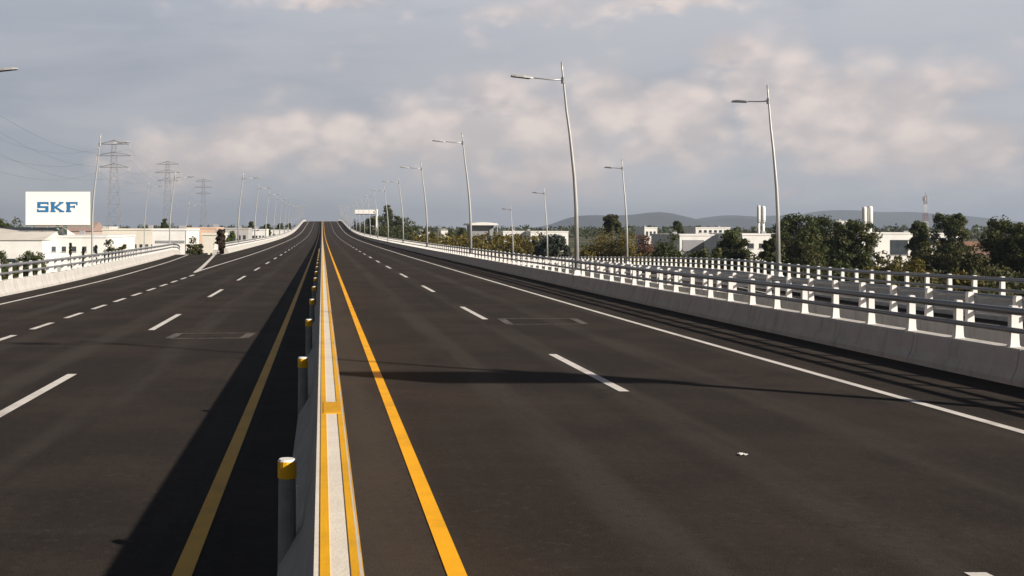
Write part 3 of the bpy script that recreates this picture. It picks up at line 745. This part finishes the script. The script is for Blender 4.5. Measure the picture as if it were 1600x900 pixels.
# ------------------------------------------------------------------ buildings
def wallmat(nm, c): return mat(nm, c, .85, 0, tuple(k*.8 for k in c), .35, .6)
W1 = wallmat('white_render', (.88, .87, .84)); W2 = wallmat('cream_render', (.80, .76, .66)); W3 = wallmat('peach_render', (.72, .52, .40))
W4 = wallmat('grey_cladding', (.33, .33, .35)); W5 = wallmat('pale_grey_render', (.5, .49, .48)); W6 = wallmat('red_brick', (.30, .19, .16))
ROOFM = wallmat('roof_sheet', (.45, .44, .42)); DKROOF = wallmat('dark_roof', (.10, .10, .11))
def building(label, x0, x1, yt, d, depth, m, wins=(), roof='flat', name='building', doors=(), bands=(), roofm=None, group='buildings beyond the flyover'):
    """x0,x1,yt: picture extent of the front; windows/doors/bands as (u0,u1,v0,v1) fractions of the front"""
    X0 = (x0-VX)/F*d; X1 = (x1-VX)/F*d; zt = CH+(VY-yt)/F*d; H = zt-GZ; W = X1-X0
    r = thing(name, label, 'building', ((X0+X1)/2, d, GZ), 0, group)
    MB().box(-W/2, W/2, 0, depth, 0, H-.35).build('wall', m, r)
    rm = roofm or ROOFM
    if roof == 'flat':
        b = MB(); b.box(-W/2-.12, W/2+.12, -.12, depth+.12, H-.35, H); rf = b.build('roof', rm if roofm else m, r)
        rng = random.Random(int(x0*7+yt))
        for _ in range(max(1, int(W/14))):
            u = rng.uniform(-W/2+1, W/2-1.5); q = rng.uniform(2, max(2.5, depth-3))
            MB().box(u, u+rng.uniform(.7, 1.3), q, q+1, H, H+rng.uniform(.4, .8)).build('rooftop_unit', W4, rf)
    elif roof == 'gable':
        b = MB(); h = H-.35; g = min(depth, W)*.16
        b.add([(-W/2-.2, -.2, h), (W/2+.2, -.2, h), (W/2+.2, depth+.2, h), (-W/2-.2, depth+.2, h), (-W/2-.2, depth/2, h+g), (W/2+.2, depth/2, h+g)],
              [(0, 1, 5, 4), (2, 3, 4, 5), (1, 2, 5), (3, 0, 4), (3, 2, 1, 0)]); b.build('roof', rm, r)
    elif roof == 'ridge':        # gable facing the camera
        b = MB(); h = H-.35; g = W*.2
        b.add([(-W/2-.2, -.2, h), (W/2+.2, -.2, h), (0, -.2, h+g), (-W/2-.2, depth, h), (W/2+.2, depth, h), (0, depth, h+g)],
              [(0, 1, 2), (5, 4, 3), (0, 2, 5, 3), (1, 4, 5, 2), (0, 3, 4, 1)]); b.build('roof', rm, r)
    for (u0, u1, v0, v1) in wins:
        w = MB().box(-W/2+u0*W, -W/2+u1*W, -.05, .04, v0*H, v1*H).build('window', GLASS, r)
        MB().box(-W/2+u0*W-.1, -W/2+u1*W+.1, -.14, .02, v0*H-.14, v0*H-.02).build('sill', W5, w)
    for (u0, u1, v0, v1) in doors:
        MB().box(-W/2+u0*W, -W/2+u1*W, -.06, .04, max(v0*H, .02), v1*H).build('door', W4, r)
    for (u0, u1, v0, v1) in bands:
        MB().box(-W/2+u0*W, -W/2+u1*W, -.09, .04, v0*H, v1*H).build('band', W4, r)
    return r
row = lambda n, v0, v1, a=.06, b=.94, f=.55: [(a+(b-a)*(i+.5-f/2)/n, a+(b-a)*(i+.5+f/2)/n, v0, v1) for i in range(n)]
# right
building('long low white shed behind the blue-green trees, left one of two', 786, 826, 361, 420, 20, W1, row(5, .55, .75), 'flat')
building('long low white shed just left of the tallest lamp, right one of two', 829, 888, 361, 410, 20, W1, row(7, .55, .75), 'flat')
building('small white gabled hut beside the fourth right lamp', 689, 700, 357, 300, 9, W1, row(2, .4, .6), 'ridge', 'gabled_hut')
building('low white house with windows far beyond the green belt, left of the gabled hut', 645, 672, 360, 420, 12, W1, row(5, .55, .75), 'flat')
building('small white block on the skyline right of the tall bare-trunked tree', 1007, 1027, 355, 480, 14, W1, row(3, .6, .8), 'flat')
building('white block on the skyline above the grey-fronted building', 1087, 1141, 355, 420, 18, W1, row(6, .78, .88), 'flat')
building('low white building with a recessed grey front, left of the round tree', 1062, 1138, 366, 255, 22, W1, [], 'flat', bands=[(.06, .50, .40, .82)], doors=[(.74, .80, .3, .6)])
building('white two-storey building between the round tree and the second tall lamp', 1160, 1222, 365, 240, 20, W1, row(3, .58, .72), 'flat', doors=[(.2, .3, .02, .3)])
building('pale pinkish house seen through the big dark tree clump', 1262, 1318, 366, 200, 16, wallmat('pink_render', (.66, .55, .52)), row(4, .4, .6), 'flat')
building('white building with wide dark openings right of the second pair of towers', 1347, 1420, 363, 250, 24, W1, [(.60, .98, .35, .78)], 'flat', bands=[(.2, .27, .1, .92)])
building('long white-roofed shed behind the pointed tree by the mast', 1418, 1502, 364, 262, 22, W1, row(4, .62, .85, .1, .98, .7), 'flat')
building('reddish brick house left of the biggest tree at the right edge', 1504, 1548, 381, 185, 7, W6, row(4, .5, .7), 'gable', roofm=wallmat('clay_tile', (.30, .17, .12)))
building('small white house on the skyline above the big dark clump', 1308, 1330, 345, 380, 12, W1, row(2, .6, .75), 'flat')
def canopy():
    d = 340; X = (756-VX)/F*d; r = thing('warehouse', 'grey building with a thin flat white overhanging roof right of the second right lamp', 'building', (X, d, GZ))
    sc = d/F; zt = CH+(VY-347)*sc-GZ
    MB().box(-3.1, 3.1, 2, 14, 0, zt-.9).build('wall', W4, r)
    MB().add([(-4.2, 0, zt-.9), (4.2, 0, zt-.9), (4.2, 15, zt-.9), (-4.2, 15, zt-.9), (-3.9, 0, zt-.35), (0, 0, zt), (3.9, 0, zt-.35), (-3.9, 15, zt-.35), (0, 15, zt), (3.9, 15, zt-.35)],
             [(3, 2, 1, 0), (0, 1, 6, 5, 4), (2, 3, 7, 8, 9), (0, 4, 7, 3), (1, 2, 9, 6), (4, 5, 8, 7), (5, 6, 9, 8)]).build('roof', W1, r)
    for x in (-3.9, 3.9): MB().tube([(x, .4, 0), (x, .4, zt-.9)], .14, 8).build('column', W5, r)
    for i in range(3): MB().box(-2.4+i*1.8, -1.2+i*1.8, 1.95, 2.04, zt*.45, zt*.6).build('window', GLASS, r)
canopy()
# left
building('white warehouse with a pale sloping roof at the left picture edge', -60, 66, 372, 190, 30, W1, row(4, .35, .5), 'gable', roofm=wallmat('pale_tile', (.70, .66, .60)))
building('white industrial block below the billboard', 66, 166, 368, 196, 30, W1, row(5, .62, .74, .1, .9, .4), 'flat', doors=[(.2, .3, .02, .3)])
building('pinkish low roofed house directly behind the white block below the billboard', 50, 142, 359, 270, 18, wallmat('pink_wall', (.58, .47, .42)), row(6, .6, .72), 'gable', roofm=wallmat('faded_tile', (.42, .30, .26)))
building('long cream wall building right of the billboard', 160, 245, 357, 232, 24, W2, row(4, .3, .62, .55, .98, .5), 'flat')
building('white building with two thin grey bands behind the thin left lamps', 238, 290, 357, 200, 22, W1, [(.12, .2, .42, .58)], 'flat', bands=[(.1, .97, .70, .75), (.2, .97, .40, .44)])
building('peach building left of the dark maroon tree', 288, 338, 355, 260, 20, W3, [(.1, .26, .5, .7)], 'flat')
building('cream and grey house with dark openings just left of the dark maroon tree', 316, 345, 364, 178, 12, W2, [(.12, .30, .30, .60), (.45, .66, .30, .60), (.76, .92, .30, .60)], 'flat')
building('pale house right behind the bright green tree', 352, 388, 356, 330, 16, W5, row(4, .55, .75), 'flat')
building('pale low houses behind the second and third left lamps', 386, 416, 358, 360, 16, W1, row(5, .55, .75), 'flat')
building('white low building behind the farthest left lamps', 414, 458, 359, 430, 16, W1, row(5, .55, .8), 'flat')
building('white shed far left behind the warehouse', 95, 170, 354, 360, 16, W1, row(7, .7, .82), 'flat')

# billboard on the left
def billboard():
    d = 200.0; s = d/F; X = (90-VX)*s; z0 = CH+(VY-351.5)*s-GZ; z1 = CH+(VY-299.5)*s-GZ; w = 100*s/2
    r = thing('billboard', 'big white billboard with blue block letters on steel legs at the left', 'billboard', (X, d, GZ))
    MB().box(-w, w, 0, .5, z0, z1).build('panel', BBW, r)
    b = MB(); b.box(-w-.08, w+.08, .52, .7, z0-.1, z1+.05); b.build('back_frame', GREENP, r)
    MB().box(-w, w, -.9, .0, z0-.35, z0-.22).build('catwalk', GREENP, r)
    for x in (-1.5, -.2): MB().tube([(x+1.3, .9, 0), (x+1.3, .9, z1-1)], [.36, .30], 12).build('leg', GREENP, r, True)
    for x in (-4, -1.4, 1.4, 4): MB().tube([(x, .1, z0-.3), (x, -1.6, z0-.5)], .05, 6).build('light_bracket', GREENP, r)
    px = lambda x: (x-90)*s; pz = lambda y: CH+(VY-y)*s-GZ
    def letter(nm, rects, polys=()):
        m = MB()
        for x0, x1, y0, y1 in rects: m.box(px(x0), px(x1), -.05, -.002, pz(y1), pz(y0))
        for pl in polys:
            n = len(pl); vs = [(px(x), -.051, pz(y)) for x, y in pl]+[(px(x), -.002, pz(y)) for x, y in pl]
            m.add(vs, [tuple(range(n))]+[(i, (i+1) % n, (i+1) % n+n, i+n) for i in range(n)])
        o = m.build('letter', BBLUE, r); o['label'] = 'blue block letter %s' % nm
    letter('S', [(58.5, 76, 315.5, 318.6), (58.5, 63.3, 318.6, 322), (58.5, 76, 322, 325), (71.2, 76, 325, 328.3), (58, 76, 328.3, 331.5), (58, 60.3, 326.6, 328.3), (74, 76.3, 318.6, 320)])
    letter('K', [(80, 85.3, 318, 329), (79, 87, 315.5, 318), (79, 87, 329, 331.5), (92.2, 99.4, 315.5, 317.8), (92.6, 100.6, 329.2, 331.5)],
           [[(85.3, 322.6), (92.6, 317.8), (97.8, 317.8), (89.6, 323.8), (98.4, 329.2), (92.4, 329.2), (85.3, 325)]])
    letter('F', [(104.3, 109.6, 318, 329), (103.3, 121.5, 315.5, 318.4), (103.3, 111.6, 329, 331.5), (109.6, 117, 321.8, 324.3), (119.3, 121.5, 318.4, 320.6), (115.5, 117, 320.8, 325.4)])
billboard()
def small_board():
    d = 420.0; s = d/F; X = (570-VX)*s; z = CH+(VY-331)*s-GZ
    r = thing('billboard', 'small far white billboard on a thick white pole near the crest', 'billboard', (X, d, GZ))
    MB().box(-3.6, 3.6, 0, .5, z-.7, z+.75).build('panel', W1, r)
    MB().box(-3.5, 3.5, -.7, -.02, z-1.0, z-.75).build('catwalk', DARKM, r)
    MB().tube([(4.2, .3, 0), (4.2, .3, z+.9)], [.5, .42], 12).build('pole', W1, r, True)
    MB().box(3.0, 4.6, .0, .55, z-.3, z+.1).build('bracket', W1, r)
small_board()

# slim white twin towers, lattice mast, pylons
def tower(px, yt, wpx, d, label, wide):
    s = d/F; h = CH+(VY-yt)*s-GZ; w = wpx*s/2
    r = thing('white_tower', label, 'tower', ((px-VX)*s, d, GZ), 0, 'slim white towers beyond the trees')
    MB().tube([(0, 0, 0), (0, 0, h*.62)], [w*.8, w*.62], 16).build('shaft', W1, r, True)
    MB().tube([(0, 0, h*.62), (0, 0, h*.68), (0, 0, h*.95), (0, 0, h)], [w*.62, w*wide, w*wide, w*.75], 16).build('tank', W1, r, True)
    b = MB(); b.tube([(0, 0, h*.685), (0, 0, h*.70)], w*wide*1.05, 16); b.build('ring', W5, r)
tower(1185.5, 321, 6, 400, 'left tower of the left pair of slim white towers, beside the second tall lamp', .85)
tower(1192.5, 322, 7, 402, 'right tower of the left pair of slim white towers, beside the second tall lamp', 1.0)
tower(1350.5, 323, 7, 330, 'left tower of the right pair of slim white towers above the white building', .95)
tower(1359.5, 322, 8, 330, 'right tower of the right pair of slim white towers above the white building', 1.0)
def lattice(mb, w0, w1, h, n, r):
    zs = [h*(1-(1-i/n)**1.15) for i in range(n+1)]
    cs = [(1, 1), (-1, 1), (-1, -1), (1, -1)]
    W = lambda z: (w0+(w1-w0)*z/h)/2
    for cx, cy in cs: mb.tube([(cx*W(0), cy*W(0), 0), (cx*W(h), cy*W(h), h)], r*1.3, 4)
    for i in range(n):
        a, b = zs[i], zs[i+1]
        for k in range(4):
            p, q = cs[k], cs[(k+1) % 4]
            mb.tube([(p[0]*W(a), p[1]*W(a), a), (q[0]*W(b), q[1]*W(b), b)], r*.7, 3)
            mb.tube([(q[0]*W(a), q[1]*W(a), a), (p[0]*W(b), p[1]*W(b), b)], r*.7, 3)
            mb.tube([(p[0]*W(b), p[1]*W(b), b), (q[0]*W(b), q[1]*W(b), b)], r*.7, 3)
def mast():
    d = 520; s = d/F; h = CH+(VY-306)*s-GZ
    r = thing('radio_mast', 'red and white lattice radio mast above the dark trees on the right', 'mast', ((1446-VX)*s, d, GZ))
    n = 6
    for i in range(n):
        m = MB(); seg = h/n; lattice(m, 2.6-.3*i, 2.3-.3*i, seg-.01, 3, .045)
        m.build('mast_section', REDM if i % 2 else W1, r, False, (0, 0, seg*i))
    for a in range(3):
        th = a*2.1; MB().box(-.22, .22, -.15, .15, -1, 1).build('antenna', W5, r, False, (.95*math.cos(th), .95*math.sin(th), h-1.3))
    MB().tube([(0, 0, h), (0, 0, h+1.6)], .05, 5).build('tip', DARKM, r)
mast()
def pylon(label, px, d, top):
    s = d/F; h = CH+(VY-top)*s-GZ
    r = thing('power_pylon', label, 'pylon', ((px-VX)*s, d, GZ), 0, 'lattice pylons of the power line on the left')
    m = MB(); lattice(m, 4.6, 1.1, h, 10, .036); m.build('tower_frame', PYL, r)
    for i, zz in enumerate((h-1.2, h-4.6, h-8.0)):
        w = (4.6, 5.2, 4.4)[i]; c = MB()
        for sg in (-1, 1):
            for yy in (-.45, .45):
                c.tube([(0, yy, zz), (sg*w, 0, zz)], .07, 4); c.tube([(0, yy, zz+1.1), (sg*w, 0, zz)], .06, 4)
        c.build('crossarm', PYL, r)
        for sg in (-1, 1): MB().tube([(sg*w, 0, zz), (sg*w, 0, zz-1.3)], .11, 6).build('insulator', W5, r)
    return Vector(((px-VX)*s, d, GZ)), h
ends = [pylon('power pylon outside the frame on the left, nearest of the line', -110, 190, 170-60),
        pylon('nearest lattice power pylon in view, right of the billboard', 178, 350, 219),
        pylon('middle lattice power pylon, behind the white building with grey bands', 262, 485, 252),
        pylon('farthest lattice power pylon, above the peach building', 318, 657, 280)]
pos = ['left top', 'right top', 'left middle', 'right middle', 'left bottom', 'right bottom']
for i in range(6):
    m = MB(); sg = (-1, 1)[i % 2]; lv = i//2
    for a in range(3):
        (p, hp), (q, hq) = ends[a], ends[a+1]
        w = (4.6, 5.2, 4.4)[lv]; dz = (1.2, 4.6, 8.0)[lv]+1.3
        A0 = p+Vector((sg*w, 0, hp-dz)); B0 = q+Vector((sg*w, 0, hq-dz)); pts = []
        for t in range(13):
            u = t/12; c = A0.lerp(B0, u); c.z -= 5.0*4*u*(1-u); pts.append(c)
        m.tube(pts, .014, 4)
    tag(m.build('power_line', CABLEM), '%s power cable hung between the lattice pylons on the left' % pos[i], 'power line', 'power cables on the left')

# scrap of paper on the road
def paper():
    rng = random.Random(4); m = MB(); vs = []; n = 6
    for j in range(n):
        for i in range(n):
            vs.append(((i/(n-1)-.5)*.12+rng.uniform(-.01, .01), (j/(n-1)-.5)*.16+rng.uniform(-.01, .01), .012+rng.uniform(0, .03)))
    fs = [(j*n+i, j*n+i+1, (j+1)*n+i+1, (j+1)*n+i) for j in range(n-1) for i in range(n-1)]
    m.add(vs, fs); o = m.build('paper_scrap', PAPER, None, False, (4.28, 12.05, zr(12.05))); o.scale = (.65, .55, .6)
    md = o.modifiers.new('thick', 'SOLIDIFY'); md.thickness = .003
    tag(o, 'small crumpled white scrap of paper lying on the right lanes', 'litter')
paper()

# ------------------------------------------------------------------ air
hz = MB().box(-15000, 15000, -3000, 13500, GZ-1-6, 190).build('haze', None)
hz.data.materials.clear()
hm = bpy.data.materials.new('haze_air'); hm.use_nodes = True; T = NT(hm.node_tree); T.n.clear()
o_ = T.node('ShaderNodeOutputMaterial'); pv = T.node('ShaderNodeVolumePrincipled')
pv.inputs['Color'].default_value = (.68, .80, 1, 1); pv.inputs['Density'].default_value = 1.15e-4; pv.inputs['Anisotropy'].default_value = .2
T.l.new(pv.outputs[0], o_.inputs['Volume']); hz.data.materials.append(hm); hz['kind'] = 'stuff'
